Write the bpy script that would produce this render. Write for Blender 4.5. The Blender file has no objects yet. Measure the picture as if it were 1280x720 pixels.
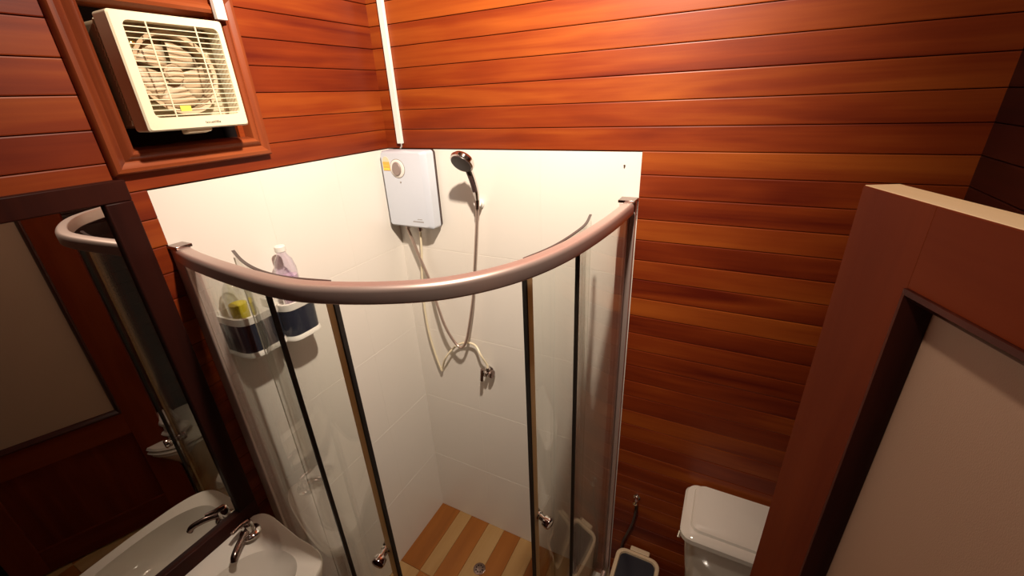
import bpy, bmesh, math, random
from mathutils import Vector, Matrix
random.seed(4)
PI = math.pi
S = bpy.context.scene
COL = S.collection

# ------------------------------------------------------------------ camera
CAM = Vector((1.2317, -1.3398, 2.1286)); YAW, PITCH, ROLL, FPX = -0.4867, -0.4221, -0.0473, 531.78
fw = Vector((math.sin(YAW)*math.cos(PITCH), math.cos(YAW)*math.cos(PITCH), math.sin(PITCH)))
rt = fw.cross(Vector((0, 0, 1))).normalized(); up = rt.cross(fw)
r2 = rt*math.cos(ROLL) + up*math.sin(ROLL); u2 = -rt*math.sin(ROLL) + up*math.cos(ROLL)
cam = bpy.data.cameras.new('camera'); co = bpy.data.objects.new('camera', cam); COL.objects.link(co)
cam.sensor_width = 36; cam.lens = 36*FPX/1280; cam.clip_start = 0.01
M3 = Matrix((r2, u2, -fw)).transposed()
co.matrix_world = Matrix.Translation(CAM) @ M3.to_4x4()
S.camera = co

# ------------------------------------------------------------------ world, lamp, exposure
w = bpy.data.worlds.new('world'); S.world = w; w.use_nodes = True
w.node_tree.nodes['Background'].inputs[0].default_value = (1.0, .75, .55, 1)
w.node_tree.nodes['Background'].inputs[1].default_value = 0.02
LAMP = Vector((1.0, -0.82, 2.80))
ld = bpy.data.lights.new('ceiling_light', 'SPOT'); ld.energy = 118; ld.color = (1.0, .83, .67); ld.shadow_soft_size = 0.028
ld.spot_size = math.radians(130); ld.spot_blend = 1.0
lo = bpy.data.objects.new('ceiling_light', ld); COL.objects.link(lo); lo.location = LAMP
lo.rotation_euler = Vector((-.50, .66, -.50)).to_track_quat('-Z', 'Y').to_euler()
lb = bpy.data.lights.new('ceiling_light_bulb', 'POINT'); lb.energy = 15; lb.color = (1.0, .84, .69); lb.shadow_soft_size = 0.028
lbo = bpy.data.objects.new('ceiling_light_bulb', lb); COL.objects.link(lbo); lbo.location = LAMP + Vector((0, 0, .005))
vs = S.view_settings
vs.view_transform = 'Standard'; vs.look = 'None'; vs.gamma = 1.0; vs.use_curve_mapping = False
vs.exposure = 0.35

# ------------------------------------------------------------------ helpers
def N(nt, t, **k):
    n = nt.nodes.new(t)
    for a, v in k.items():
        if a.startswith('i_'):
            n.inputs[a[2:].replace('_', ' ')].default_value = v
        else: setattr(n, a, v)
    return n
def base(name):
    m = bpy.data.materials.new(name); m.use_nodes = True
    nt = m.node_tree; b = nt.nodes['Principled BSDF']
    return m, nt, b
def plain(name, col, rough=.5, metal=0, bump=0, scale=60, var=.06, coat=0, spec=.5):
    m, nt, b = base(name)
    tc = N(nt, 'ShaderNodeTexCoord'); no = N(nt, 'ShaderNodeTexNoise'); no.inputs['Scale'].default_value = scale
    no.inputs['Detail'].default_value = 3
    nt.links.new(tc.outputs['Object'], no.inputs['Vector'])
    mx = N(nt, 'ShaderNodeMix', data_type='RGBA'); mx.blend_type = 'MIX'
    mx.inputs[6].default_value = (*[c*(1-var) for c in col], 1); mx.inputs[7].default_value = (*[min(1, c*(1+var)) for c in col], 1)
    nt.links.new(no.outputs['Fac'], mx.inputs[0]); nt.links.new(mx.outputs[2], b.inputs['Base Color'])
    b.inputs['Roughness'].default_value = rough; b.inputs['Metallic'].default_value = metal
    b.inputs['Coat Weight'].default_value = coat; b.inputs['Specular IOR Level'].default_value = spec
    if bump:
        bp = N(nt, 'ShaderNodeBump'); bp.inputs['Strength'].default_value = bump; bp.inputs['Distance'].default_value = .002
        nt.links.new(no.outputs['Fac'], bp.inputs['Height']); nt.links.new(bp.outputs[0], b.inputs['Normal'])
    return m
def wood(name, dark, mid, light, axis='X', rough=.44, rnd=True, stretch=1.0, coat=.04, spec=.3):
    m, nt, b = base(name)
    tc = N(nt, 'ShaderNodeTexCoord'); mp = N(nt, 'ShaderNodeMapping')
    oi = N(nt, 'ShaderNodeObjectInfo')
    mul = N(nt, 'ShaderNodeVectorMath', operation='SCALE'); mul.inputs[0].default_value = (17.3, 31.7, 23.1)
    add = N(nt, 'ShaderNodeVectorMath', operation='ADD')
    nt.links.new(oi.outputs['Random'], mul.inputs['Scale'])
    nt.links.new(tc.outputs['Object'], add.inputs[0])
    if rnd: nt.links.new(mul.outputs[0], add.inputs[1])
    sc = {'X': (1.1, 13, 13), 'Y': (13, 1.1, 13), 'Z': (13, 13, 1.1)}[axis]
    mp.inputs['Scale'].default_value = [s*stretch for s in sc]
    nt.links.new(add.outputs[0], mp.inputs['Vector'])
    big = N(nt, 'ShaderNodeTexNoise'); big.inputs['Scale'].default_value = 1.0; big.inputs['Detail'].default_value = 2.5; big.inputs['Distortion'].default_value = 1.2
    nt.links.new(mp.outputs[0], big.inputs['Vector'])
    mp2 = N(nt, 'ShaderNodeMapping'); mp2.inputs['Scale'].default_value = {'X': (2.4, 9, 9), 'Y': (9, 2.4, 9), 'Z': (9, 9, 2.4)}[axis]
    nt.links.new(add.outputs[0], mp2.inputs['Vector'])
    blot = N(nt, 'ShaderNodeTexNoise'); blot.inputs['Scale'].default_value = 1.0; blot.inputs['Detail'].default_value = 3
    nt.links.new(mp2.outputs[0], blot.inputs['Vector'])
    mp3 = N(nt, 'ShaderNodeMapping'); mp3.inputs['Scale'].default_value = {'X': (6, 160, 160), 'Y': (160, 6, 160), 'Z': (160, 160, 6)}[axis]
    nt.links.new(add.outputs[0], mp3.inputs['Vector'])
    fine = N(nt, 'ShaderNodeTexNoise'); fine.inputs['Scale'].default_value = 1.0; fine.inputs['Detail'].default_value = 4
    nt.links.new(mp3.outputs[0], fine.inputs['Vector'])
    def mth(op, a, c, clamp=False):
        n = N(nt, 'ShaderNodeMath', operation=op); n.use_clamp = clamp
        for i, v in enumerate((a, c)):
            if isinstance(v, (int, float)): n.inputs[i].default_value = v
            else: nt.links.new(v, n.inputs[i])
        return n.outputs[0]
    f = mth('ADD', mth('MULTIPLY', big.outputs['Fac'], .62), mth('MULTIPLY', blot.outputs['Fac'], .42))
    f = mth('ADD', f, mth('MULTIPLY', mth('SUBTRACT', fine.outputs['Fac'], .5), .14))
    if rnd: f = mth('ADD', f, mth('MULTIPLY', mth('SUBTRACT', oi.outputs['Random'], .5), .26))
    cr = N(nt, 'ShaderNodeValToRGB'); nt.links.new(f, cr.inputs[0])
    e = cr.color_ramp.elements; e[0].position = .30; e[0].color = (*dark, 1); e[1].position = .80; e[1].color = (*light, 1)
    x = e.new(.52); x.color = (*mid, 1)
    nt.links.new(cr.outputs[0], b.inputs['Base Color'])
    b.inputs['Roughness'].default_value = rough; b.inputs['Coat Weight'].default_value = coat; b.inputs['Coat Roughness'].default_value = .35
    b.inputs['Specular IOR Level'].default_value = spec
    bp = N(nt, 'ShaderNodeBump'); bp.inputs['Strength'].default_value = .25; bp.inputs['Distance'].default_value = .0015
    nt.links.new(f, bp.inputs['Height']); nt.links.new(bp.outputs[0], b.inputs['Normal'])
    return m
def thin_glass(name, tint, rough=0.0, boost=1.0):
    m = bpy.data.materials.new(name); m.use_nodes = True; nt = m.node_tree; nt.nodes.clear()
    o = N(nt, 'ShaderNodeOutputMaterial'); t = N(nt, 'ShaderNodeBsdfTransparent'); g = N(nt, 'ShaderNodeBsdfGlossy')
    t.inputs[0].default_value = (*tint, 1); g.inputs['Roughness'].default_value = rough; g.inputs[0].default_value = (.95, .95, .95, 1)
    fr = N(nt, 'ShaderNodeFresnel'); ge = N(nt, 'ShaderNodeNewGeometry'); ior = N(nt, 'ShaderNodeMapRange')
    ior.inputs['To Min'].default_value = 1.5; ior.inputs['To Max'].default_value = 1/1.5
    nt.links.new(ge.outputs['Backfacing'], ior.inputs['Value']); nt.links.new(ior.outputs[0], fr.inputs[0])
    mu = N(nt, 'ShaderNodeMath', operation='MULTIPLY'); mu.use_clamp = True; mu.inputs[1].default_value = boost
    mx = N(nt, 'ShaderNodeMixShader')
    nt.links.new(fr.outputs[0], mu.inputs[0]); nt.links.new(mu.outputs[0], mx.inputs[0]); nt.links.new(t.outputs[0], mx.inputs[1]); nt.links.new(g.outputs[0], mx.inputs[2])
    nt.links.new(mx.outputs[0], o.inputs[0])
    return m

M = {}
M['plank'] = wood('lacquered_plank', (.105, .009, .002), (.205, .029, .004), (.335, .074, .009))
M['dimmed_plank'] = wood('dimmed_lacquered_plank', (.018, .004, .003), (.035, .007, .004), (.06, .012, .006))  # plank colour darkened to stand in for weak light on right and front walls
M['frame_wood'] = wood('frame_wood', (.13, .026, .010), (.25, .055, .016), (.36, .10, .03), 'Z', rough=.3)
M['frame_wood_y'] = wood('frame_wood_level', (.13, .026, .010), (.25, .055, .016), (.36, .10, .03), 'Y', rough=.3)
M['dark_wood'] = wood('dark_stained_wood', (.016, .004, .003), (.027, .006, .004), (.042, .009, .005), 'Z', rough=.45, coat=0, spec=.12)
M['door_wood'] = wood('door_wood', (.11, .015, .004), (.155, .024, .006), (.20, .036, .009), 'Z', rough=.5, coat=0, spec=.10)
M['door_wood_x'] = wood('door_wood_level', (.11, .015, .004), (.155, .024, .006), (.20, .036, .009), 'X', rough=.5, coat=0, spec=.10)
M['door_dark'] = wood('door_moulding_wood', (.03, .007, .005), (.05, .012, .008), (.09, .02, .01), 'Z', rough=.3)
M['raw_wood'] = wood('bare_pale_wood', (.86, .66, .38), (.90, .71, .44), (.94, .77, .52), 'X', rough=.6, coat=0)
M['tile'] = plain('white_glazed_tile', (.80, .765, .70), .20, var=.012, scale=7)
M['grout'] = plain('grout', (.66, .62, .54), .8)
M['tan_tile'] = wood('tan_floor_tile', (.34, .19, .07), (.40, .24, .095), (.46, .29, .13), 'Y', rough=.35, coat=0)
M['brown_tile'] = wood('brown_floor_tile', (.24, .08, .015), (.29, .10, .019), (.35, .13, .028), 'Y', rough=.35, coat=0)
M['floor_grout'] = plain('floor_grout', (.30, .19, .10), .8)
M['ceil'] = plain('ceiling_paint', (.12, .06, .035), .8)  # ceiling colour kept dark so that little light bounces back
M['white_plastic'] = plain('white_plastic', (.82, .80, .75), .35, var=.02)
M['heater_white'] = plain('heater_white', (.60, .65, .73), .3, var=.01, coat=.3)
M['cream_plastic'] = plain('cream_plastic', (.80, .72, .52), .4, var=.03)
M['beige_plastic'] = plain('beige_plastic', (.46, .35, .22), .45, var=.05)
M['grey_line'] = plain('grey_print', (.30, .27, .25), .5)
M['dial'] = plain('dial_grey', (.28, .22, .20), .35)
M['dark_plastic'] = plain('dark_grey_plastic', (.05, .028, .026), .35)
M['black'] = plain('black_rubber', (.012, .008, .006), .5)
M['hole'] = plain('dark_opening', (.012, .004, .004), .9)
M['sticker'] = plain('orange_sticker', (.85, .46, .08), .5, var=.1)
M['sticker_pale'] = plain('sticker_pale_top', (.82, .66, .45), .5)
M['yellow_label'] = plain('yellow_label', (.72, .76, .10), .5)
M['ink'] = plain('ink', (.06, .05, .04), .6)
M['chrome'] = plain('chrome', (.75, .72, .70), .08, 1, var=.01)
M['dark_chrome'] = plain('dark_chrome', (.30, .22, .20), .18, 1, var=.02)
M['brass'] = plain('brass_screw', (.8, .6, .15), .2, 1)
M['alu'] = plain('satin_aluminium', (.66, .52, .47), .42, .7, var=.03, scale=20)
M['alu_post'] = plain('satin_aluminium_post', (.66, .54, .49), .5, .12, var=.03, scale=20)
M['gold_strip'] = plain('magnetic_strip', (.60, .44, .27), .45, .15, var=.04)
M['clear_strip'] = plain('clear_strip', (.62, .58, .50), .3, var=.04)
M['glass'] = thin_glass('shower_glass', (.965, .975, .955), 0, 1.15)
M['bottle_clear'] = thin_glass('clear_bottle_plastic', (.86, .88, .86), .05, 2.2)
M['bottle_lilac'] = thin_glass('lilac_bottle_plastic', (.90, .87, .94), .05, 2.4)
M['yellow_liquid'] = plain('yellow_soap', (.80, .66, .04), .2)
M['pink_liquid'] = plain('pink_liquid', (.66, .50, .60), .2)
M['navy'] = plain('navy_plastic', (.022, .026, .045), .22, var=.1, coat=.4)
M['hose'] = plain('steel_hose', (.55, .43, .37), .3, .75, var=.1, scale=200)
M['grey_hose'] = plain('grey_hose', (.10, .07, .06), .4, .3)
M['ceramic'] = plain('white_ceramic', (.80, .75, .67), .08, var=.01, coat=.5)
M['cloth'] = plain('white_cloth', (.86, .80, .74), .9, bump=.4, scale=300)
M['bin_beige'] = plain('beige_bin_plastic', (.62, .47, .31), .4)
M['bin_dark'] = plain('dark_bin_lid', (.018, .017, .024), .25)
M['mirror'] = plain('mirror_silver', (.62, .61, .58), 0.0, 1, var=0)
def glow_through(m, col, f):
    nt = m.node_tree; b = nt.nodes['Principled BSDF']; t = N(nt, 'ShaderNodeBsdfTranslucent'); t.inputs[0].default_value = (*col, 1)
    x = N(nt, 'ShaderNodeMixShader'); x.inputs[0].default_value = f
    nt.links.new(b.outputs[0], x.inputs[1]); nt.links.new(t.outputs[0], x.inputs[2]); nt.links.new(x.outputs[0], nt.nodes['Material Output'].inputs[0])
glow_through(M['gold_strip'], (.75, .58, .36), .6)
glow_through(M['clear_strip'], (.8, .78, .7), .6)
# frosted pane
fm, nt, b = base('frosted_pane')
b.inputs['Base Color'].default_value = (.72, .47, .32, 1); b.inputs['Roughness'].default_value = .42; b.inputs['Coat Weight'].default_value = .8; b.inputs['Coat Roughness'].default_value = .3
tr = N(nt, 'ShaderNodeBsdfTranslucent'); tr.inputs[0].default_value = (.2, .16, .13, 1); mx = N(nt, 'ShaderNodeMixShader'); mx.inputs[0].default_value = .3
nt.links.new(b.outputs[0], mx.inputs[1]); nt.links.new(tr.outputs[0], mx.inputs[2]); nt.links.new(mx.outputs[0], nt.nodes['Material Output'].inputs[0])
no = N(nt, 'ShaderNodeTexNoise'); no.inputs['Scale'].default_value = 400; bp = N(nt, 'ShaderNodeBump'); bp.inputs['Strength'].default_value = .2; bp.inputs['Distance'].default_value = .001
nt.links.new(no.outputs['Fac'], bp.inputs['Height']); nt.links.new(bp.outputs[0], b.inputs['Normal'])
M['frosted'] = fm

def link(name, me, m=None, parent=None, loc=(0, 0, 0)):
    o = bpy.data.objects.new(name, me); COL.objects.link(o); o.location = loc
    if m is not None and not me.materials: me.materials.append(M[m] if isinstance(m, str) else m)
    if parent is not None: o.parent = parent
    return o
def origin(p):
    v = Vector((0, 0, 0))
    while p is not None: v += p.location; p = p.parent
    return v
def obj(name, bm, m, parent=None, loc=None, smooth=True, bevel=0, seg=2, local=False, sharp=38):
    """one mesh object; bm is in world coordinates unless local"""
    base_ = origin(parent) if not local else Vector((0, 0, 0))
    l = Vector(loc) if loc is not None else Vector((0, 0, 0))
    if not local:
        if loc is None and parent is None: l = Vector((0, 0, 0))
        off = base_ + (l if parent is None else l)
        bmesh.ops.translate(bm, verts=bm.verts, vec=-off)
    me = bpy.data.meshes.new(name); bmesh.ops.recalc_face_normals(bm, faces=bm.faces); bm.to_mesh(me); bm.free()
    o = link(name, me, m, parent, l)
    if smooth:
        for p in me.polygons: p.use_smooth = True
        me.set_sharp_from_angle(angle=math.radians(sharp))
    if bevel:
        md = o.modifiers.new('bevel', 'BEVEL'); md.width = bevel; md.segments = seg; md.limit_method = 'ANGLE'; md.angle_limit = math.radians(35)
        md.harden_normals = False
    return o
def empty(name, loc, label=None, cat=None, group=None, kind=None, rz=0):
    o = bpy.data.objects.new(name, None); COL.objects.link(o); o.location = loc; o.empty_display_size = .05; o.rotation_euler.z = rz
    tag(o, label, cat, group, kind); return o
def tag(o, label=None, cat=None, group=None, kind=None):
    for k, v in (('label', label), ('category', cat), ('group', group), ('kind', kind)):
        if v: o[k] = v
    return o
def box(bm, a, b_):
    a, b_ = Vector(a), Vector(b_); c = (a+b_)/2; s = b_-a
    bmesh.ops.create_cube(bm, size=1, matrix=Matrix.Translation(c) @ Matrix.Diagonal((abs(s.x), abs(s.y), abs(s.z), 1)))
    return bm
def nb(): return bmesh.new()
def B(a, b_): return box(nb(), a, b_)
def loft(rings, cap0=True, cap1=True, bm=None):
    bm = bm or nb(); vs_ = [[bm.verts.new(p) for p in r] for r in rings]; n = len(rings[0])
    for i in range(len(rings)-1):
        for j in range(n):
            bm.faces.new((vs_[i][j], vs_[i][(j+1) % n], vs_[i+1][(j+1) % n], vs_[i+1][j]))
    if cap0: bm.faces.new(list(reversed(vs_[0])))
    if cap1: bm.faces.new(vs_[-1])
    return bm
def circ(c, r, n=20, ax=Vector((0, 0, 1)), ry=None):
    ax = Vector(ax).normalized(); q = ax.to_track_quat('Z', 'Y'); ry = r if ry is None else ry
    return [Vector(c) + q @ Vector((r*math.cos(2*PI*i/n), ry*math.sin(2*PI*i/n), 0)) for i in range(n)]
def lathe(p0, axis, prof, n=24, bm=None):
    """prof: list of (distance along axis, radius)"""
    p0 = Vector(p0); axis = Vector(axis).normalized()
    return loft([circ(p0+axis*d, max(r, 1e-4), n, axis) for d, r in prof], bm=bm)
def tube(pts, r, n=10, bm=None):
    pts = [Vector(p) for p in pts]; rings = []; nrm = None
    rs = r if isinstance(r, (list, tuple)) else [r]*len(pts)
    for i, p in enumerate(pts):
        t = (pts[min(i+1, len(pts)-1)] - pts[max(i-1, 0)]).normalized()
        if nrm is None: nrm = t.orthogonal().normalized()
        nrm = (nrm - t*nrm.dot(t)).normalized(); bn = t.cross(nrm)
        rings.append([p + (nrm*math.cos(2*PI*k/n) + bn*math.sin(2*PI*k/n))*rs[i] for k in range(n)])
    return loft(rings, bm=bm)
def spline(pts, k=8):
    P = [Vector(p) for p in pts]; P = [2*P[0]-P[1]] + P + [2*P[-1]-P[-2]]; out = []
    for i in range(1, len(P)-2):
        a, b_, c, d = P[i-1:i+3]
        for j in range(k):
            t = j/k; out.append(.5*((2*b_) + (c-a)*t + (2*a-5*b_+4*c-d)*t*t + (3*b_-a-3*c+d)*t**3))
    out.append(P[-2]); return out
def sweep_plan(path, prof, closed_caps=True):
    """sweep a (offset outward, z) profile along a plan path"""
    rings = []
    for i, p in enumerate(path):
        t = (path[min(i+1, len(path)-1)] - path[max(i-1, 0)]).normalized(); n = Vector((t.y, -t.x, 0))
        rings.append([Vector((p.x, p.y, 0)) + n*o + Vector((0, 0, z)) for o, z in prof])
    return loft(rings)
def rrect(x0, x1, y0, y1, r, z, k=5, pl='xy'):
    out = []
    for cx, cy, a0 in ((x1-r, y1-r, 0), (x0+r, y1-r, PI/2), (x0+r, y0+r, PI), (x1-r, y0+r, 1.5*PI)):
        for i in range(k+1):
            a = a0 + PI/2*i/k; u, v = cx+r*math.cos(a), cy+r*math.sin(a)
            out.append(Vector((u, v, z) if pl == 'xy' else ((u, z, v) if pl == 'xz' else (z, u, v))))
    return out

# ------------------------------------------------------------------ room dimensions
W, D, H = 1.72, 1.38, 3.02
TT, TA, TB = 1.965, 0.8345, 0.9814      # tile top, extent on the left wall, extent on the back wall
PITCH_Z = 0.0675; Z0 = 1.967            # a seam level shared by both walls

fl = empty('floor', (0, 0, 0), kind='structure'); fl['label'] = 'striped tan and brown wood-look tiled bathroom floor'
obj('floor_bed', B((-.05, -D-.4, -.06), (W+.05, .05, -.006)), 'floor_grout', fl)
cellx = [0, .1285, .2060, .3150, .4110, .5080, .606, .704, .802, .900, .998, 1.096, 1.194, 1.292, 1.390, 1.488, 1.586, 1.684, 1.72]
tile_mesh = {}
for row, (y1, y0) in enumerate(((0, -.378), (-.378, -.756), (-.756, -1.134), (-1.134, -1.512))):
    for i in range(len(cellx)-1):
        a, c = cellx[i], cellx[i+1]; key = round(c-a, 4)
        brown = (i + row) % 2 == 0
        kk = (key, brown)
        if kk not in tile_mesh:
            b_ = B((-(c-a)/2+.0006, -.1884, -.006), ((c-a)/2-.0006, .1884, 0)); me = bpy.data.meshes.new('floor_tile')
            bmesh.ops.bevel(b_, geom=[e for e in b_.edges if all(v.co.z > -.001 for v in e.verts)], offset=.0008, segments=1, affect='EDGES')
            b_.to_mesh(me); b_.free(); me.materials.append(M['brown_tile' if brown else 'tan_tile']); tile_mesh[kk] = me
        link('floor_tile', tile_mesh[kk], None, fl, ((a+c)/2, (y0+y1)/2, 0))

tag(obj('ceiling', B((-.06, -D-.4, H), (W+.06, .06, H+.05)), 'ceil'), 'unseen ceiling above the timber walls, coloured dark to cut bounced light', kind='structure')

def plank_mesh(L, h=PITCH_Z, t=.012, m='plank'):
    bm = B((0, -t, .0008), (L, 0, h-.0008))
    ed = [e for e in bm.edges if all(v.co.y < -t+1e-5 for v in e.verts) and abs(e.verts[0].co.z-e.verts[1].co.z) < 1e-6]
    bmesh.ops.bevel(bm, geom=ed, offset=.0024, segments=2, profile=.6, affect='EDGES')
    me = bpy.data.meshes.new('plank'); bmesh.ops.recalc_face_normals(bm, faces=bm.faces); bm.to_mesh(me); bm.free(); me.materials.append(M[m]); return me
PM = {}
def plank(parent, x0, x1, z, place):
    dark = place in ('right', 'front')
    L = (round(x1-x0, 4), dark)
    if L not in PM: PM[L] = plank_mesh(L[0], m='dimmed_plank' if dark else 'plank')
    o = link('plank', PM[L], None, parent)
    if place == 'back': o.location = (x0, 0, z)
    elif place == 'left': o.location = (0, x0, z); o.rotation_euler.z = PI/2
    elif place == 'right': o.location = (W, -x0, z); o.rotation_euler.z = -PI/2
    elif place == 'front': o.location = (x1, -D, z); o.rotation_euler.z = PI
    return o
wb = empty('wall_back', (0, 0, 0), kind='structure', label='shower side wall of lacquered red-brown planks with white tiles')
obj('wall_core', B((-.06, .0, -.05), (W+.06, .08, H)), 'hole', wb)
wl = empty('wall_left', (0, 0, 0), kind='structure', label='red-brown plank wall behind fan and mirror')
bm = nb()
for a, c in (((-.08, -D-.06, -.05), (0, .0, 2.03)), ((-.08, -D-.06, 2.37), (0, .0, H)), ((-.08, -D-.06, 2.03), (0, -.842, 2.37)), ((-.08, -.578, 2.03), (0, 0, 2.37)), ((-.08, -.842, 2.03), (-.06, -.578, 2.37))): box(bm, a, c)
obj('wall_core', bm, 'hole', wl, smooth=False)
wr = empty('wall_right', (0, 0, 0), kind='structure', label='plank wall beyond the toilet, with its dimness put into the colour')
obj('wall_core', B((W, -D-.06, -.05), (W+.08, 0, H)), 'hole', wr)
wf = empty('wall_front', (0, 0, 0), kind='structure', label='plank wall holding the doorway')
bm = nb()
for a, c in (((-.06, -D-.1, -.05), (.90, -D, H)), ((.90, -D-.1, 2.05), (W+.06, -D, H)), ((1.715, -D-.1, -.05), (W+.06, -D, 2.05))): box(bm, a, c)
obj('wall_core', bm, 'hole', wf, smooth=False)
k0 = -30
for k in range(k0, 16):
    z = Z0 + k*PITCH_Z
    if z < -.06: continue
    upper = k >= 0
    plank(wb, 0.012 if upper else TB, W, z, 'back')
    if upper:
        # planks stop either side of the fan opening
        if z+PITCH_Z > 2.045 and z < 2.36:
            plank(wl, -D, -.842, z, 'left'); plank(wl, -.578, 0, z, 'left')
        else: plank(wl, -D, 0, z, 'left')
    else: plank(wl, -D, -TA, z, 'left')
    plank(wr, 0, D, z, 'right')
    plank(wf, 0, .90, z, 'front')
    if z >= 2.03: plank(wf, .90, W, z, 'front')

# wall tiles: 5 rows, 3 across on either wall
TH = TT/5; tm = {}
def tile(parent, a, c, z0, z1, side):
    w_ = c-a
    key = (round(w_, 4), side)
    if key not in tm:
        g = .0008; t = .010
        bm = B((.0001, -t, g), (w_-.0001, 0, z1-z0-g))
        bmesh.ops.bevel(bm, geom=[e for e in bm.edges if all(v.co.y < -t+1e-5 for v in e.verts) and abs(e.verts[0].co.z-e.verts[1].co.z) < 1e-6], offset=.0009, segments=2, affect='EDGES')
        me = bpy.data.meshes.new('tile'); bmesh.ops.recalc_face_normals(bm, faces=bm.faces); bm.to_mesh(me); bm.free(); me.materials.append(M['tile']); tm[key] = me
    o = link('tile', tm[key], None, parent)
    if side == 'back': o.location = (a, .0, z0)
    else: o.location = (0, -c, z0); o.rotation_euler.z = PI/2
    return o
for r in range(5):
    for q in range(3):
        tile(wb, TB*q/3, TB*(q+1)/3, TH*r, TH*(r+1), 'back'); tile(wl, TA*q/3, TA*(q+1)/3, TH*r, TH*(r+1), 'left')
obj('tile_grout', B((0, -.0094, 0), (TB-.001, 0, TT-.001)), 'tile', wb)
obj('tile_grout', B((0, -TA+.001, 0), (.0094, 0, TT-.001)), 'tile', wl)

# ------------------------------------------------------------------ shower enclosure
rail_in = spline([(0.030, -.806, 0), (.15, -.830, 0), (.32, -.850, 0), (.46, -.857, 0), (.556, -.845, 0), (.677, -.801, 0), (.778, -.736, 0), (.857, -.627, 0), (.906, -.481, 0), (.936, -.273, 0), (.948, -.060, 0)], 8)
RH = 1.8255
enc = empty('shower_enclosure', (.5, -.5, 0), 'curved glass shower enclosure with satin aluminium rail and sliding doors', 'shower enclosure')
def prof_round(w0, w1, z0, z1, r):
    out = []
    for cx, cz, a0, rr in ((w1-1.5*r, z1-1.5*r, 0, 1.5*r), (w0+r*.4, z1-r*.4, PI/2, r*.4), (w0+r*.4, z0+r*.4, PI, r*.4), (w1-r*.6, z0+r*.6, 1.5*PI, r*.6)):
        for i in range(6):
            a = a0+PI/2*i/5; out.append((cx+rr*math.cos(a), cz+rr*math.sin(a)))
    return out
obj('top_rail', sweep_plan(rail_in, prof_round(0, .031, RH-.036, RH, .0075)), 'alu', enc)
obj('bottom_rail', sweep_plan(rail_in, prof_round(0, .031, .075, .11, .006)), 'alu', enc)
obj('wall_post', B((.0105, -.835, .09), (.052, -.806, RH-.002)), 'alu_post', enc, bevel=.002)
obj('wall_post', B((.934, -.062, .09), (.961, -.0105, RH-.002)), 'alu_post', enc, bevel=.002)
obj('wall_channel', B((.961, -.036, .09), (.979, -.0105, RH-.002)), 'alu', enc, bevel=.002)
obj('end_cap', B((.0105, -.840, RH-.002), (.054, -.802, RH+.006)), 'dark_chrome', enc, bevel=.0015)
obj('end_cap', B((.930, -.062, RH-.002), (.981, -.0105, RH+.006)), 'dark_chrome', enc, bevel=.0015)
def panel(path, off, th, z0, z1, name, m, parent):
    return obj(name, sweep_plan(path, [(off-th/2, z0), (off+th/2, z0), (off+th/2, z1), (off-th/2, z1)]), m, parent)
def cut(path, xf, lo=True):
    return [p for p in path if xf(p)]
left_fix = [p for p in rail_in if .055 < p.x < .436 and p.y < -.7]
right_fix = [p for p in rail_in if p.y > -.455 and p.y < -.064]
panel(left_fix, .017, .006, .10, RH-.02, 'fixed_glass', 'glass', enc)
panel(right_fix, .017, .006, .10, RH-.02, 'fixed_glass', 'glass', enc)
def post_at(p, n, w_, t_, z0, z1):
    """upright of width w_ across tangent, thickness t_ along normal n"""
    n = Vector(n).normalized(); t = Vector((-n.y, n.x, 0)); p = Vector(p)
    r = lambda z: [p + t*a*w_/2 + n*b_*t_/2 + Vector((0, 0, z)) for a, b_ in ((-1, -1), (1, -1), (1, 1), (-1, 1))]
    return loft([r(z0), r(z1)])
def end_frame(path, last=True):
    p = path[-1] if last else path[0]; q = path[-2] if last else path[1]
    t = (p-q).normalized(); n = Vector((t.y, -t.x, 0)); n = n if last else -n
    return p, t, n
p, t, n = end_frame(left_fix); obj('edge_seal', post_at(p+n*.017, n, .005, .010, .10, RH-.03), 'black', enc)
p, t, n = end_frame(right_fix, False); obj('edge_seal', post_at(p+n*.017, n, .005, .010, .10, RH-.03), 'black', enc)
# sliding doors
ld_path = spline([(.158, -.769, 0), (.241, -.803, 0), (.311, -.825, 0), (.379, -.837, 0), (.454, -.838, 0), (.552, -.820, 0)], 6)
rd_path = spline([(.858, -.572, 0), (.878, -.510, 0), (.891, -.447, 0), (.899, -.356, 0), (.899, -.275, 0), (.883, -.181, 0)], 6)
for path, last, zk in ((ld_path, True, 1.01), (rd_path, False, 1.005)):
    dr = panel(path, 0, .006, .105, RH-.014, 'sliding_door', 'glass', enc)
    panel(path, 0, .007, RH-.014, RH-.0115, 'glass_top_edge', 'dark_plastic', dr)
    p, t, n = end_frame(path, last)
    obj('magnetic_strip', post_at(p - t*.0095, n, .017, .012, .11, RH-.04), 'gold_strip', dr)
    obj('seal', post_at(p + t*.0010, n, .0040, .013, .11, RH-.04), 'black', dr)
    pe, te, ne = end_frame(path, not last)
    obj('trailing_strip', post_at(pe - te*.004, ne, .008, .008, .11, RH-.03), 'clear_strip' if last else 'glass', dr)
    kp = p - t*.022 + Vector((0, 0, zk)); no_ = Vector((n.x, n.y, 0))
    kn = obj('knob', lathe(kp+no_*.003, no_, [(0, .013), (.004, .013), (.006, .009), (.022, .009), (.026, .0165), (.038, .018), (.044, .0165), (.046, .012)]), 'chrome', dr)
    obj('inner_knob', lathe(kp-no_*.003, -no_, [(0, .014), (.010, .016), (.016, .013), (.018, .006)]), 'dark_chrome', dr)
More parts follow.
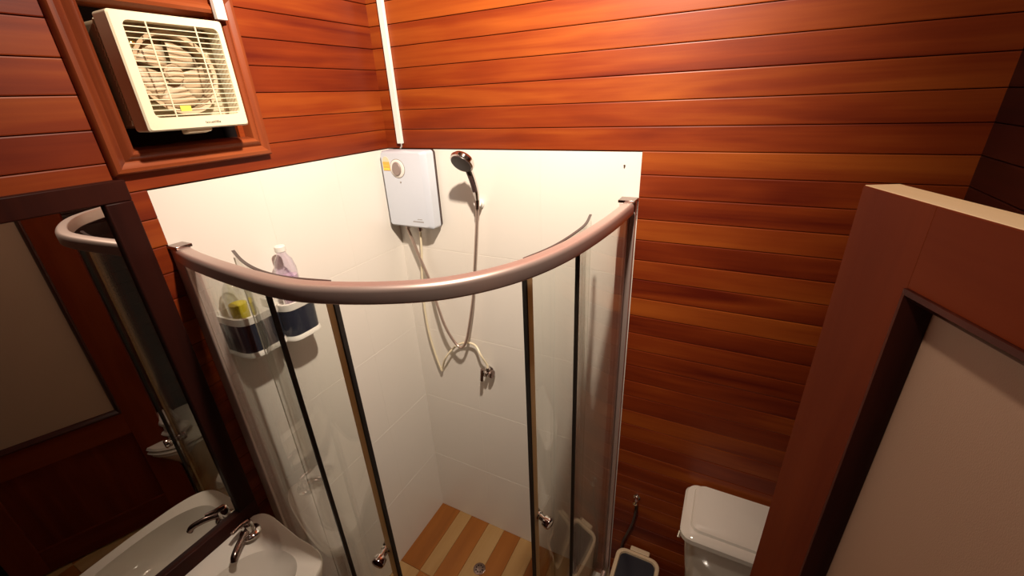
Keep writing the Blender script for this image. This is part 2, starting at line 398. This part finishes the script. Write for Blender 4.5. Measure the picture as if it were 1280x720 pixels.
# kerb
tag(obj('trim_1', sweep_plan(rail_in, [(-.03, 0), (.06, 0), (.06, .07), (.055, .075), (-.025, .075), (-.03, .07)]), 'tile'), 'low white kerb under the curved shower glass', kind='structure')
fd = empty('floor_drain', (.395, -.245, 0), 'round grated drain in the striped shower floor', 'drain')
obj('drain_plate', lathe((.395, -.245, 0), (0, 0, 1), [(0, .03), (.002, .03), (.003, .027), (.0031, .004)]), 'dark_chrome', fd)
for i in range(8):
    a = i*PI/4; obj('slot', box(nb(), (.395+.017*math.cos(a)-.003, -.245+.017*math.sin(a)-.003, .003), (.395+.017*math.cos(a)+.003, -.245+.017*math.sin(a)+.003, .0036)), 'hole', fd, smooth=False)

# ------------------------------------------------------------------ water heater
wh = empty('water_heater', (.14, -.012, 1.675), 'white wall water heater with round dial in shower corner', 'water heater')
hx0, hx1, hz0, hz1 = .026, .240, 1.676, 1.965
obj('back_box', loft([rrect(hx0+.004, hx1-.006, hz0, hz1, .012, -.0105, pl='xz'), rrect(hx0+.004, hx1-.006, hz0, hz1, .012, -.060, pl='xz')]), 'dark_plastic', wh)
cover = loft([rrect(hx0, hx1-.002, hz0-.001, hz1+.001, .012, -.028, pl='xz'), rrect(hx0, hx1-.003, hz0, hz1, .012, -.068, pl='xz'), rrect(hx0+.006, hx1-.022, hz0+.008, hz1-.006, .010, -.080, pl='xz')])
cv = obj('front_cover', cover, 'heater_white', wh, bevel=.002)
cx, cz = .105, 1.902
obj('dial_ring', lathe((cx, -.0795, cz), (0, -1, 0), [(0, .033), (.002, .033), (.0035, .030), (.0035, .024)], 32), 'white_plastic', cv)
obj('dial_groove', lathe((cx, -.0792, cz), (0, -1, 0), [(0, .0355), (.001, .0355), (.0012, .034)], 32), 'grey_line', cv)
obj('dial_knob', loft([[Vector((cx+.020*math.cos(a)*s, -.0825-d, cz+.025*math.sin(a)*s)) for a in [2*PI*i/28 for i in range(28)]] for s, d in ((1, 0), (1, .004), (.9, .006))]), 'dial', cv)
obj('indicator_light', lathe((.112, -.0798, 1.852), (0, -1, 0), [(0, .0035), (.001, .0035), (.0015, .001)], 12), 'grey_line', cv)
st = obj('energy_sticker', B((.038, -.0812, 1.894), (.070, -.0798, 1.926)), 'sticker', cv, smooth=False)
obj('sticker_arch', loft([[Vector((.054+.016*math.cos(a), y, 1.926+.019*math.sin(a))) for a in [PI*i/14 for i in range(15)]] for y in (-.0798, -.0812)]), 'sticker_pale', cv, smooth=False)
obj('sticker_stripe', B((.040, -.0818, 1.897), (.068, -.0811, 1.902)), 'yellow_label', cv, smooth=False)
obj('sticker_line', B((.040, -.0818, 1.911), (.068, -.0811, 1.9125)), 'yellow_label', cv, smooth=False)
bm = nb(); random.seed(2)
for x0, x1, z, h in ((.168, .190, 1.712, .0028), (.146, .196, 1.7015, .0046)):
    x = x0
    while x < x1:
        wd = random.choice((.0012, .0022, .0028)); box(bm, (x, -.0804, z), (x+wd, -.0799, z+h)); x += wd+.0011
obj('printed_name', bm, 'grey_line', cv, smooth=False)
for x, l, m in ((.078, .018, 'hose'), (.140, .020, 'dark_chrome')):
    obj('pipe_fitting', lathe((x, -.040, hz0-.001), (0, 0, -1), [(0, .0085), (l, .0085), (l+.002, .006)], 14), m, wh)

# cable trunking
ct = obj('cable_trunking', B((.072, -.024, 1.985), (.096, -.0125, H-.002)), 'white_plastic', bevel=.0015)
tag(ct, 'white cable trunking running up from the water heater', 'cable trunking')
obj('cable', tube([(.090, -.020, 1.99), (.090, -.022, 1.975), (.09, -.03, 1.969)], .003, 8), 'grey_line', ct)
tag(obj('cable_trunking', B((.0485, -.581, 2.33), (.062, -.556, H-.002)), 'white_plastic', bevel=.0015), 'white cable trunking rising from behind the exhaust fan', 'cable trunking')

# ------------------------------------------------------------------ hand shower, hose, bracket
hs = empty('hand_shower', (.42, -.012, 1.78), 'chrome hand shower with dark round head on tiled wall', 'shower head')
fc = Vector((.425, -.128, 1.937)); fn = Vector((-.06, -.78, -.64)).normalized()
obj('head', lathe(fc+fn*.004, -fn, [(0, .036), (.003, .041), (.012, .043), (.022, .037), (.033, .019), (.035, .006)], 28), 'chrome', hs)
obj('spray_face', lathe(fc+fn*.004, fn, [(-.001, .037), (.002, .036), (.003, .029)], 28), 'dark_plastic', hs)
hp = spline([(.426, -.114, 1.955), (.430, -.098, 1.918), (.436, -.084, 1.875), (.4365, -.070, 1.835), (.432, -.060, 1.802)], 5)
obj('handle', tube(hp, [.013-.005*i/(len(hp)-1) for i in range(len(hp))], 12), 'chrome', hs)
obj('handle_grip', tube([p+Vector((-.002, -.0045, 0)) for p in hp[4:16]], .0095, 12), 'dark_plastic', hs)
obj('nut', tube([(.432, -.060, 1.806), (.427, -.055, 1.780), (.424, -.052, 1.768)], .0085, 12), 'dark_chrome', hs)
hose = spline([(.424, -.052, 1.772), (.419, -.048, 1.74), (.411, -.056, 1.646), (.392, -.056, 1.514), (.376, -.056, 1.408), (.350, -.066, 1.274), (.328, -.066, 1.200), (.300, -.066, 1.160), (.267, -.066, 1.178), (.226, -.066, 1.248), (.189, -.056, 1.345), (.160, -.042, 1.426), (.122, -.040, 1.528), (.078, -.040, 1.655)], 8)
tag(obj('shower_hose', tube(hose, .0062, 10), 'hose'), 'metallic shower hose hanging in a loop from bracket to heater', 'hose')
br = empty('shower_bracket', (.42, -.012, 1.775), 'small white wall bracket holding the hand shower', 'bracket')
obj('wall_plate', lathe((.412, -.0105, 1.775), (0, -1, 0), [(0, .018), (.006, .018), (.010, .013)], 20), 'white_plastic', br)
obj('cradle', tube([(.412, -.018, 1.775), (.418, -.032, 1.780), (.422, -.044, 1.785)], [.013, .014, .014], 16), 'white_plastic', br)

# white tube and valve
tb = spline([(.140, -.040, 1.658), (.129, -.036, 1.561), (.113, -.035, 1.46), (.100, -.033, 1.315), (.104, -.032, 1.175), (.122, -.031, 1.065), (.143, -.030, .985), (.149, -.030, .975), (.157, -.031, 1.000), (.195, -.048, 1.071), (.246, -.034, 1.134), (.302, -.034, 1.166), (.350, -.034, 1.163), (.383, -.048, 1.130), (.401, -.036, 1.082), (.405, -.036, 1.060)], 6)
tag(obj('water_tube', tube(tb, .0046, 8), 'cream_plastic'), 'thin white water tube looping from heater to wall valve', 'tube')
av = empty('angle_valve', (.405, -.012, 1.04), 'chrome angle valve low on the shower tiles', 'valve')
obj('valve_body', lathe((.400, -.0105, 1.040), (0, -1, 0), [(0, .019), (.004, .019), (.006, .009), (.034, .009), (.036, .011), (.046, .011), (.047, .006)], 18), 'chrome', av)
obj('outlet', lathe((.403, -.036, 1.036), (.05, 0, 1), [(0, .007), (.014, .007), (.015, .010), (.030, .0095), (.031, .005)], 14), 'chrome', av)
obj('knob', lathe((.405, -.036, 1.040), (1, -.2, 0), [(0, .007), (.014, .007), (.016, .018), (.024, .018), (.027, .014)], 18), 'dark_chrome', av)
obj('lever', tube([(.390, -.058, 1.066), (.386, -.058, 1.035), (.384, -.060, 1.008)], .0075, 10), 'dark_chrome', av)
tag(obj('wall_hook', lathe((.932, -.0102, 1.925), (0, -1, 0), [(0, .003), (.002, .003), (.004, .0018), (.006, .0025)], 10), 'dark_chrome'), 'tiny dark screw high on the tiles near their right edge', 'screw')

# ------------------------------------------------------------------ holders and bottles
def dshape(y0, y1, d, z, n=14, x0=.0105, e=4.2):
    c, h = (y0+y1)/2, (y1-y0)/2; out = [Vector((x0, y0, z))]
    for i in range(n+1):
        a = -PI/2 + PI*i/n; s, q = math.sin(a), math.cos(a)
        out.append(Vector((x0+.004+(d-.004)*abs(q)**(2/e), c+h*(abs(s)**(2/e))*(1 if s > 0 else -1), z)))
    out.append(Vector((x0, y1, z))); return out
def holder(yc, w_, z0, label):
    h = empty('bottle_holder', (.011, yc, z0), label, 'bottle holder', 'navy and white bottle holders on the left wall')
    d = .100; y0, y1 = yc-w_/2, yc+w_/2
    obj('base', loft([dshape(y0+.014, y1-.014, d-.022, z0), dshape(y0+.004, y1-.004, d-.006, z0+.010), dshape(y0-.002, y1+.002, d+.003, z0+.016), dshape(y0-.002, y1+.002, d+.003, z0+.022), dshape(y0+.002, y1-.002, d-.002, z0+.030)]), 'white_plastic', h)
    obj('navy_band', loft([dshape(y0+.001, y1-.001, d-.002, z0+.030), dshape(y0, y1, d, z0+.118), dshape(y0+.004, y1-.004, d-.005, z0+.118), dshape(y0+.005, y1-.005, d-.006, z0+.030)], False, False), 'navy', h)
    obj('rim', loft([dshape(y0-.001, y1+.001, d+.002, z0+.117), dshape(y0-.002, y1+.002, d+.004, z0+.138), dshape(y0+.005, y1-.005, d-.006, z0+.138), dshape(y0+.005, y1-.005, d-.006, z0+.112)], False, False), 'white_plastic', h)
    obj('inner_shelf', loft([dshape(y0+.006, y1-.006, d-.007, z0+.105), dshape(y0+.006, y1-.006, d-.007, z0+.112)]), 'white_plastic', h)
    obj('back_plate', B((.0103, y0+.004, z0+.02), (.014, y1-.004, z0+.150)), 'white_plastic', h)
holder(-.722, .130, 1.472, 'navy and white bottle holder nearer the mirror, holding the yellow-soap bottle')
holder(-.597, .118, 1.455, 'navy and white bottle holder nearer the water heater, holding the lilac bottle')
bt = empty('soap_bottle', (.060, -.750, 1.590), 'clear rounded bottle with yellow soap in the holder nearer the mirror', 'bottle')
obj('bottle_body', lathe((.060, -.750, 1.590), (0, 0, 1), [(0, .024), (.004, .028), (.060, .029), (.085, .029), (.105, .022), (.118, .012), (.122, .004)]), 'bottle_clear', bt)
obj('soap', lathe((.060, -.750, 1.593), (0, 0, 1), [(0, .019), (.004, .022), (.048, .0225), (.049, .016)]), 'yellow_liquid', bt)
bt = empty('shampoo_bottle', (.058, -.585, 1.570), 'lilac translucent bottle with white cap in the holder nearer the heater', 'bottle')
def oval(z, a, b_, cx=.058, cy=-.585): return [Vector((cx+a*math.cos(2*PI*i/24), cy+b_*math.sin(2*PI*i/24), z)) for i in range(24)]
obj('bottle_body', loft([oval(1.570, .022, .030), oval(1.574, .025, .033), oval(1.64, .026, .034), oval(1.685, .026, .033), oval(1.712, .021, .026), oval(1.728, .013, .015), oval(1.738, .012, .012)]), 'bottle_lilac', bt)
obj('shampoo', loft([oval(1.573, .019, .027), oval(1.577, .022, .030), oval(1.660, .0225, .030), oval(1.661, .02, .027)]), 'pink_liquid', bt)
obj('bottle_grip', tube([(.078, -.599, 1.690), (.086, -.592, 1.672), (.086, -.585, 1.655)], .006, 8), 'bottle_lilac', bt)
obj('cap', lathe((.058, -.585, 1.737), (0, 0, 1), [(0, .0135), (.002, .0155), (.016, .0155), (.019, .013), (.0195, .004)]), 'white_plastic', bt)

# ------------------------------------------------------------------ fan frame and exhaust fan
FY0, FY1, FZ0, FZ1 = -.888, -.512, 2.008, 2.392
def frame_member(p, name, m, parent, sect, corners):
    """mitred moulding between two corners; sect: list of (inset from outer edge, height above wall)"""
    (ya, za, sy, sz), (yb, zb, ty, tz) = corners
    rings = [[Vector((.0125+h, ya+sy*i, za+sz*i)) for i, h in sect], [Vector((.0125+h, yb+ty*i, zb+tz*i)) for i, h in sect]]
    return obj(name, loft(rings), m, parent)
sect = [(0, 0), (0, .018), (.004, .024), (.012, .026), (.020, .021), (.026, .020), (.034, .030), (.040, .032), (.047, .027), (.052, .010), (.052, -.05), (.046, -.06), (.0, -.002)]
tr2 = empty('trim_2', (.0, -.70, 2.008), 'moulded red-brown timber surround framing the exhaust fan', kind='structure')
cs = [(FY0, FZ0, 1, 1), (FY1, FZ0, -1, 1), (FY1, FZ1, -1, -1), (FY0, FZ1, 1, -1)]
for i in range(4):
    frame_member(None, 'moulding', 'frame_wood_y' if i % 2 == 0 else 'frame_wood', tr2, sect, (cs[i], cs[(i+1) % 4]))
fan = empty('exhaust_fan', (.05, -.72, 2.09), 'square cream exhaust fan with wire grille in timber surround', 'exhaust fan')
ay0, ay1, az0, az1 = -.834, -.613, 2.093, 2.316
def rr(y0, y1, z0, z1, r, x): return rrect(y0, y1, z0, z1, r, x, 4, 'yz')
fr_ = loft([rr(ay0, ay1, az0, az1, .006, .066), rr(ay0, ay1, az0, az1, .006, .116), rr(ay0+.003, ay1-.003, az0+.003, az1-.003, .006, .120), rr(ay0+.020, ay1-.014, az0+.026, az1-.016, .012, .120), rr(ay0+.021, ay1-.015, az0+.027, az1-.017, .012, .114), rr(ay0+.018, ay1-.012, az0+.024, az1-.014, .012, .074), rr(ay0+.001, ay1-.001, az0+.001, az1-.001, .006, .070)], False, False)
hou = obj('housing', fr_, 'cream_plastic', fan, sharp=26)
obj('duct', loft([rr(-.825, -.620, 2.100, 2.308, .01, -.05), rr(-.825, -.620, 2.100, 2.308, .01, .070)], True, False), 'beige_plastic', fan)
FC = Vector((0, -.724, 2.208))
# back plate with round opening
n = 32; bm = nb(); outer = []; inner = []; innerb = []
for i in range(n):
    a = 2*PI*i/n; c, s = math.cos(a), math.sin(a); k = 1/max(abs(c), abs(s))
    outer.append(bm.verts.new((.088, FC.y+.084*c, FC.z+.084*s))); inner.append(bm.verts.new((.086, FC.y+.076*c, FC.z+.076*s))); innerb.append(bm.verts.new((.050, FC.y+.074*c, FC.z+.074*s)))
for i in range(n):
    j = (i+1) % n; bm.faces.new((outer[i], outer[j], inner[j], inner[i])); bm.faces.new((inner[i], inner[j], innerb[j], innerb[i]))
obj('orifice_plate', bm, 'beige_plastic', fan)
for i in range(18):   # shutter louvres behind the fan
    z = 2.106 + i*.0112
    bm = nb(); vsx = [bm.verts.new(v) for v in ((.040, FC.y-.104, z), (.040, FC.y+.104, z), (.046, FC.y+.104, z+.0112), (.046, FC.y-.104, z+.0112))]; bm.faces.new(vsx)
    vs2 = bmesh.ops.extrude_face_region(bm, geom=bm.faces[:]); bmesh.ops.translate(bm, verts=[v for v in vs2['geom'] if isinstance(v, bmesh.types.BMVert)], vec=(.002, 0, 0))
    obj('louvre', bm, 'cream_plastic', fan, smooth=False)
for i in range(5):    # blades
    a0 = 2*PI*i/5 + .4; bm = nb(); g = []
    for r in (.018, .034, .052, .070):
        row = []
        for t_ in range(6):
            a = a0 + (t_/5-.1)*1.15*(.95+r*2); row.append(bm.verts.new((.056+.012*t_/5, FC.y+r*math.cos(a), FC.z+r*math.sin(a))))
        g.append(row)
    for r in range(3):
        for t_ in range(5): bm.faces.new((g[r][t_], g[r][t_+1], g[r+1][t_+1], g[r+1][t_]))
    ob = obj('blade', bm, 'beige_plastic', fan); sm = ob.modifiers.new('thick', 'SOLIDIFY'); sm.thickness = .0016
obj('hub', lathe((.050, FC.y, FC.z), (1, 0, 0), [(0, .020), (.022, .020), (.027, .016), (.029, .006)]), 'beige_plastic', fan)
for i in range(18):   # grille wires
    z = az0+.031 + i*.01035
    obj('grille_bar', tube([(.1165, ay0+.019, z), (.1165, ay1-.013, z)], .0011, 6), 'cream_plastic', fan)
for y in (-.772, -.676):
    obj('grille_rib', tube([(.1185, y, az0+.025), (.1185, y, az1-.015)], .0016, 6), 'cream_plastic', fan)
obj('screw', lathe((.084, -.792, 2.262), (1, 0, 0), [(0, .005), (.003, .005), (.004, .003)], 12), 'brass', fan)
obj('label', B((.1185, -.760, 2.131), (.1205, -.738, 2.142)), 'yellow_label', fan, smooth=False)
bm = nb(); y = -.716; random.seed(8)
while y < -.682:
    wd = random.choice((.0012, .002, .003)); box(bm, (.1199, y, 2.103), (.1204, y+wd, 2.103+random.choice((.0035, .005, .0045)))); y += wd+.0014
obj('printed_name', bm, 'ink', fan, smooth=False)
obj('pull_switch', loft([rr(-.755, -.700, 2.082, 2.0945, .004, .085), rr(-.755, -.700, 2.086, 2.0945, .004, .108)]), 'cream_plastic', fan)

# ------------------------------------------------------------------ mirror
MX, MY1, MZ0, MZ1 = .034, -.876, .945, 2.000
mr = empty('mirror', (.013, -1.11, .945), 'large wall mirror in a wide dark wooden frame above the basin', 'mirror')
def fbox(a, c, nm='frame'): return obj(nm, B(a, c), 'dark_wood', mr, bevel=.003)
fbox((.0125, -1.375, MZ1-.046), (MX, MY1, MZ1)); fbox((.0125, -1.375, MZ0), (MX, MY1, MZ0+.056)); fbox((.0125, MY1-.052, MZ0+.056), (MX, MY1, MZ1-.046)); fbox((.0125, -1.375, MZ0+.056), (MX, -1.335, MZ1-.046))
obj('mirror_glass', B((.0125, -1.335, MZ0+.056), (.020, MY1-.052, MZ1-.046)), 'mirror', mr, smooth=False)

# ------------------------------------------------------------------ basin and tap
bs = empty('wash_basin', (.16, -1.10, .70), 'white ceramic wash basin with raised back ledge under the mirror', 'wash basin')
def bas_outline(s, n=56, x0=.0135, x1=.352, y0=-1.335, y1=-.866, e=5.5):
    cx, cy = (x0+x1)/2, (y0+y1)/2; hx, hy = (x1-x0)/2*s, (y1-y0)/2*s; out = []
    for i in range(n):
        a = 2*PI*i/n; c, q = math.cos(a), math.sin(a)
        x = hx*abs(c)**(2/e)*(1 if c > 0 else -1); y = hy*abs(q)**(2/e)*(1 if q > 0 else -1)
        if x > 0: x *= 1 - .10*(abs(y)/hy)**2.2
        out.append((cx+x, cy+y))
    return out
def ztop(x, y=0): 
    t_ = max(0, min(1, (.17-x)/.12)); t_ = t_*t_*(3-2*t_); return .905 + .050*t_
rings = []
o1, o2, o3 = bas_outline(1.0), bas_outline(.985), bas_outline(.94)
under = bas_outline(.55, x1=.26); 
rings.append([Vector((x, y, .745)) for x, y in under])
rings.append([Vector((x, y, .80)) for x, y in bas_outline(.80, x1=.30)])
rings.append([Vector((x, y, ztop(x)-.045)) for x, y in bas_outline(.97)])
rings.append([Vector((x, y, ztop(x)-.012)) for x, y in o1])
rings.append([Vector((x, y, ztop(x)-.003)) for x, y in bas_outline(.995)])
rings.append([Vector((x, y, ztop(x))) for x, y in o2])
rings.append([Vector((x, y, ztop(x))) for x, y in o3])
n = 56
def bowl(sx, sy, z, cx=.205, cy=-1.115):
    e = 2.5; return [Vector((cx+sx*abs(math.cos(2*PI*i/n))**(2/e)*(1 if math.cos(2*PI*i/n) > 0 else -1), cy+sy*abs(math.sin(2*PI*i/n))**(2/e)*(1 if math.sin(2*PI*i/n) > 0 else -1), z)) for i in range(n)]
rb = bowl(.108, .200, .9); rings.append([Vector((p.x, p.y, ztop(p.x)-.002)) for p in rb])
rb = bowl(.102, .190, .9); rings.append([Vector((p.x, p.y, ztop(p.x)-.014)) for p in rb])
rings.append(bowl(.088, .165, .855)); rings.append(bowl(.062, .12, .815)); rings.append(bowl(.02, .03, .80))
obj('bowl', loft(rings), 'ceramic', bs)
obj('pedestal', loft([rrect(.03, .17, -1.18, -1.03, .03, z) for z in (0, .60)] + [rrect(.025, .19, -1.20, -1.01, .03, .75)]), 'ceramic', bs)
obj('waste', lathe((.205, -1.115, .801), (0, 0, 1), [(0, .018), (.003, .018), (.004, .012)], 18), 'chrome', bs)
fa = empty('basin_tap', (.080, -.938, .955), 'chrome lever tap on the right corner of the basin ledge', 'tap')
bp_ = Vector((.080, -.940, .953))
obj('base_ring', lathe(bp_, (0, 0, 1), [(0, .030), (.004, .030), (.008, .027), (.012, .018), (.013, .014)]), 'chrome', fa)
obj('body', lathe(bp_+Vector((0, 0, .006)), (0, 0, 1), [(0, .017), (.020, .016), (.032, .0165), (.040, .013), (.043, .006)]), 'chrome', fa)
obj('spout', tube(spline([bp_+Vector((.006, -.010, .022)), bp_+Vector((.026, -.040, .026)), bp_+Vector((.044, -.070, .020)), bp_+Vector((.050, -.080, .008))], 5), .0095, 12), 'dark_chrome', fa)
obj('lever', tube(spline([bp_+Vector((-.002, .004, .045)), bp_+Vector((.000, -.020, .052)), bp_+Vector((.008, -.044, .056))], 5), [.0095-.0004*i for i in range(11)], 10), 'dark_chrome', fa)

# ------------------------------------------------------------------ toilet
tl = empty('toilet', (1.45, -.35, 0), 'white close-coupled toilet half hidden behind the open door', 'toilet')
tx0, tx1, ty0, ty1 = 1.250, 1.655, -.250, -.018
def tr_(i, z, r=.03, f=0): return rrect(tx0+i, tx1-i, ty0+i+f, ty1-i*.2, r, z, 6)
obj('tank', loft([tr_(.055, .38), tr_(.045, .42), tr_(.018, .66, .035), tr_(.012, .735, .035)]), 'ceramic', tl)
obj('tank_lid', loft([tr_(.006, .732, .035), tr_(-.004, .740, .04), tr_(-.004, .758, .04), tr_(.004, .766, .038), tr_(.026, .768, .03), tr_(.030, .776, .028), tr_(.037, .779, .026)]), 'ceramic', tl)
lv = obj('flush_lever', lathe((tx0+.014, -.185, .705), (-1, 0, 0), [(0, .013), (.008, .013), (.013, .010), (.016, .003)], 16), 'chrome', tl)
obj('lever_arm', tube([(tx0-.001, -.187, .702), (tx0-.004, -.205, .690)], .005, 8), 'chrome', lv)
def bowl_ring(z, s, f=0):
    cx, cy = 1.45, -.475+f; return [Vector((cx+(.195*s)*math.cos(a), cy+(.235 if math.sin(a) < 0 else .215)*s*math.sin(a), z)) for a in [2*PI*i/36 for i in range(36)]]
obj('bowl', loft([bowl_ring(0, .62, .06), bowl_ring(.03, .58, .07), bowl_ring(.20, .62, .06), bowl_ring(.36, .88, .02), bowl_ring(.415, .97), bowl_ring(.43, .96)]), 'ceramic', tl)
obj('bowl_neck', loft([rrect(1.33, 1.57, -.33, -.05, .04, 0), rrect(1.33, 1.57, -.33, -.05, .04, .30), rrect(1.30, 1.60, -.33, -.03, .04, .385)]), 'ceramic', tl)
obj('seat', loft([bowl_ring(.432, 1.0), bowl_ring(.444, 1.03), bowl_ring(.455, 1.0)]), 'ceramic', tl)
obj('seat_lid', loft([bowl_ring(.4565, .98), bowl_ring(.468, 1.02), bowl_ring(.480, .99), bowl_ring(.486, .80)]), 'ceramic', tl)

rc = random.Random(5)
def cloth_roll(c, r, L, ax, lab):
    ax = Vector(ax).normalized(); q = ax.to_track_quat('Z', 'Y'); rings = []
    for i in range(9):
        t_ = i/8-.5; k = (1-abs(2*t_)**5)**.5*.94+.06 if abs(t_) < .5 else .35
        rings.append([Vector(c) + q @ Vector((r*k*(1.25+.10*math.sin(3*a+i))*math.cos(a), r*k*(.82+.06*math.cos(2*a+i*.7))*math.sin(a), t_*L)) for a in [2*PI*j/18 for j in range(18)]])
    return tag(obj('folded_cloth', loft(rings), 'cloth'), lab, 'cloth', 'white cloths on the toilet lid')
cloth_roll((1.40, -.575, .525), .044, .17, (1, -.35, 0), 'white folded cloth lying on the closed toilet lid, lower of two in the mirror')
cloth_roll((1.41, -.580, .594), .036, .15, (1, .15, 0), 'white folded cloth on top of the other cloth on the toilet lid')
# bidet tap + hose
bd = empty('wall_tap', (1.07, -.012, .59), 'small metal wall tap with dark hose beside the toilet', 'tap')
obj('tap_body', lathe((1.070, -.0125, .592), (0, -1, 0), [(0, .014), (.004, .014), (.005, .008), (.030, .008), (.032, .010), (.040, .009)], 14), 'chrome', bd)
obj('tap_outlet', lathe((1.072, -.032, .590), (0, 0, -1), [(0, .007), (.020, .007), (.022, .005)], 12), 'chrome', bd)
obj('tap_handle', tube([(1.070, -.052, .594), (1.074, -.056, .616)], .005, 8), 'chrome', bd)
obj('hose', tube(spline([(1.073, -.032, .572), (1.074, -.030, .530), (1.064, -.028, .442), (1.046, -.026, .365), (1.030, -.024, .280), (1.026, -.022, .12), (1.06, -.020, .04)], 6), .005, 8), 'grey_hose', bd)

# waste bin
bn = empty('waste_bin', (1.10, -.17, 0), 'beige rectangular waste bin with dark lid panel by the shower', 'waste bin')
bx0, bx1, by0, by1 = 1.018, 1.198, -.300, -.044
obj('body', loft([rrect(bx0+.02, bx1-.02, by0+.02, by1-.012, .03, .002), rrect(bx0+.005, bx1-.005, by0+.005, by1-.003, .035, .285)]), 'bin_beige', bn)
obj('rim', loft([rrect(bx0, bx1, by0, by1, .038, .270), rrect(bx0, bx1, by0, by1, .038, .297), rrect(bx0+.003, bx1-.003, by0+.003, by1-.003, .036, .300), rrect(bx0+.015, bx1-.015, by0+.015, by1-.015, .028, .300), rrect(bx0+.018, bx1-.018, by0+.018, by1-.018, .026, .288)], True, False), 'bin_beige', bn)
obj('lid_panel', loft([rrect(bx0+.0175, bx1-.0175, by0+.0175, by1-.0175, .026, .286), rrect(bx0+.0175, bx1-.0175, by0+.0175, by1-.0175, .026, .291)]), 'bin_dark', bn)
obj('hinge', loft([rrect(1.070, 1.150, -.048, -.026, .004, .280), rrect(1.070, 1.150, -.048, -.026, .004, .306)]), 'bin_beige', bn, bevel=.002)

# ------------------------------------------------------------------ open door (local x along the leaf from the latch edge, y = away from the camera side)
DW, DH, DT = .75, 2.0, .045
dang = math.atan2(-.9235, .3836)
dr = empty('door_1', (1.388, -.617, 0), 'open red-brown timber door with frosted glass pane and bare pale top edge', kind='structure', rz=dang)
# local +x runs along the leaf; local +y is its left side, which faces away from the shower
def DB(name, a, c, m, bev=.002): return obj(name, B(a, c), m, dr, local=True, bevel=.0006)
st_ = .118; z_t = 1.903; z_b = .735
DB('stile', (0, 0, .01), (st_, DT, DH), 'door_wood'); DB('stile', (DW-st_, 0, .01), (DW, DT, DH), 'door_wood')
DB('top_rail', (st_, 0, z_t), (DW-st_, DT, DH), 'door_wood_x'); DB('middle_rail', (st_, 0, z_b-.13), (DW-st_, DT, z_b), 'door_wood_x'); DB('bottom_rail', (st_, 0, .01), (DW-st_, DT, .15), 'door_wood_x')
DB('lower_panel', (st_, .012, .15), (DW-st_, DT-.012, z_b-.13), 'door_wood')
DB('top_edge', (.001, .001, DH), (DW-.001, DT-.001, DH+.0012), 'raw_wood', 0)
obj('pane', B((st_+.002, .019, z_b+.002), (DW-st_-.002, .026, z_t-.002)), 'frosted', dr, local=True, smooth=False)
for side in (0, 1):
    y_out = 0.0 if side == 0 else DT; y_in = .019 if side == 0 else .026; sgn = -1 if side == 0 else 1
    ms = [(0, y_out+sgn*.004), (.006, y_out+sgn*.006), (.010, y_out+sgn*.002), (.016, y_out-sgn*.006), (.022, y_in+sgn*.002), (.022, y_in), (0, y_in)]
    c4 = [(st_, z_b, 1, 1), (DW-st_, z_b, -1, 1), (DW-st_, z_t, -1, -1), (st_, z_t, 1, -1)]
    for i in range(4):
        (xa, za, sx, sz), (xb, zb, ux, uz) = c4[i], c4[(i+1) % 4]
        obj('moulding', loft([[Vector((xa+sx*q, y, za+sz*q)) for q, y in ms], [Vector((xb+ux*q, y, zb+uz*q)) for q, y in ms]]), 'door_dark', dr, local=True)
# door lining around the doorway
tm3 = empty('trim_3', (1.3, -D, 0), 'plain timber lining of the doorway', kind='structure')
obj('jamb', B((.90, -D-.1, 0), (.93, -D+.012, 2.05)), 'frame_wood', tm3); obj('jamb', B((1.70, -D-.1, 0), (1.715, -D+.012, 2.05)), 'frame_wood', tm3); obj('head', B((.93, -D-.1, 2.02), (1.70, -D+.012, 2.05)), 'frame_wood_y', tm3)
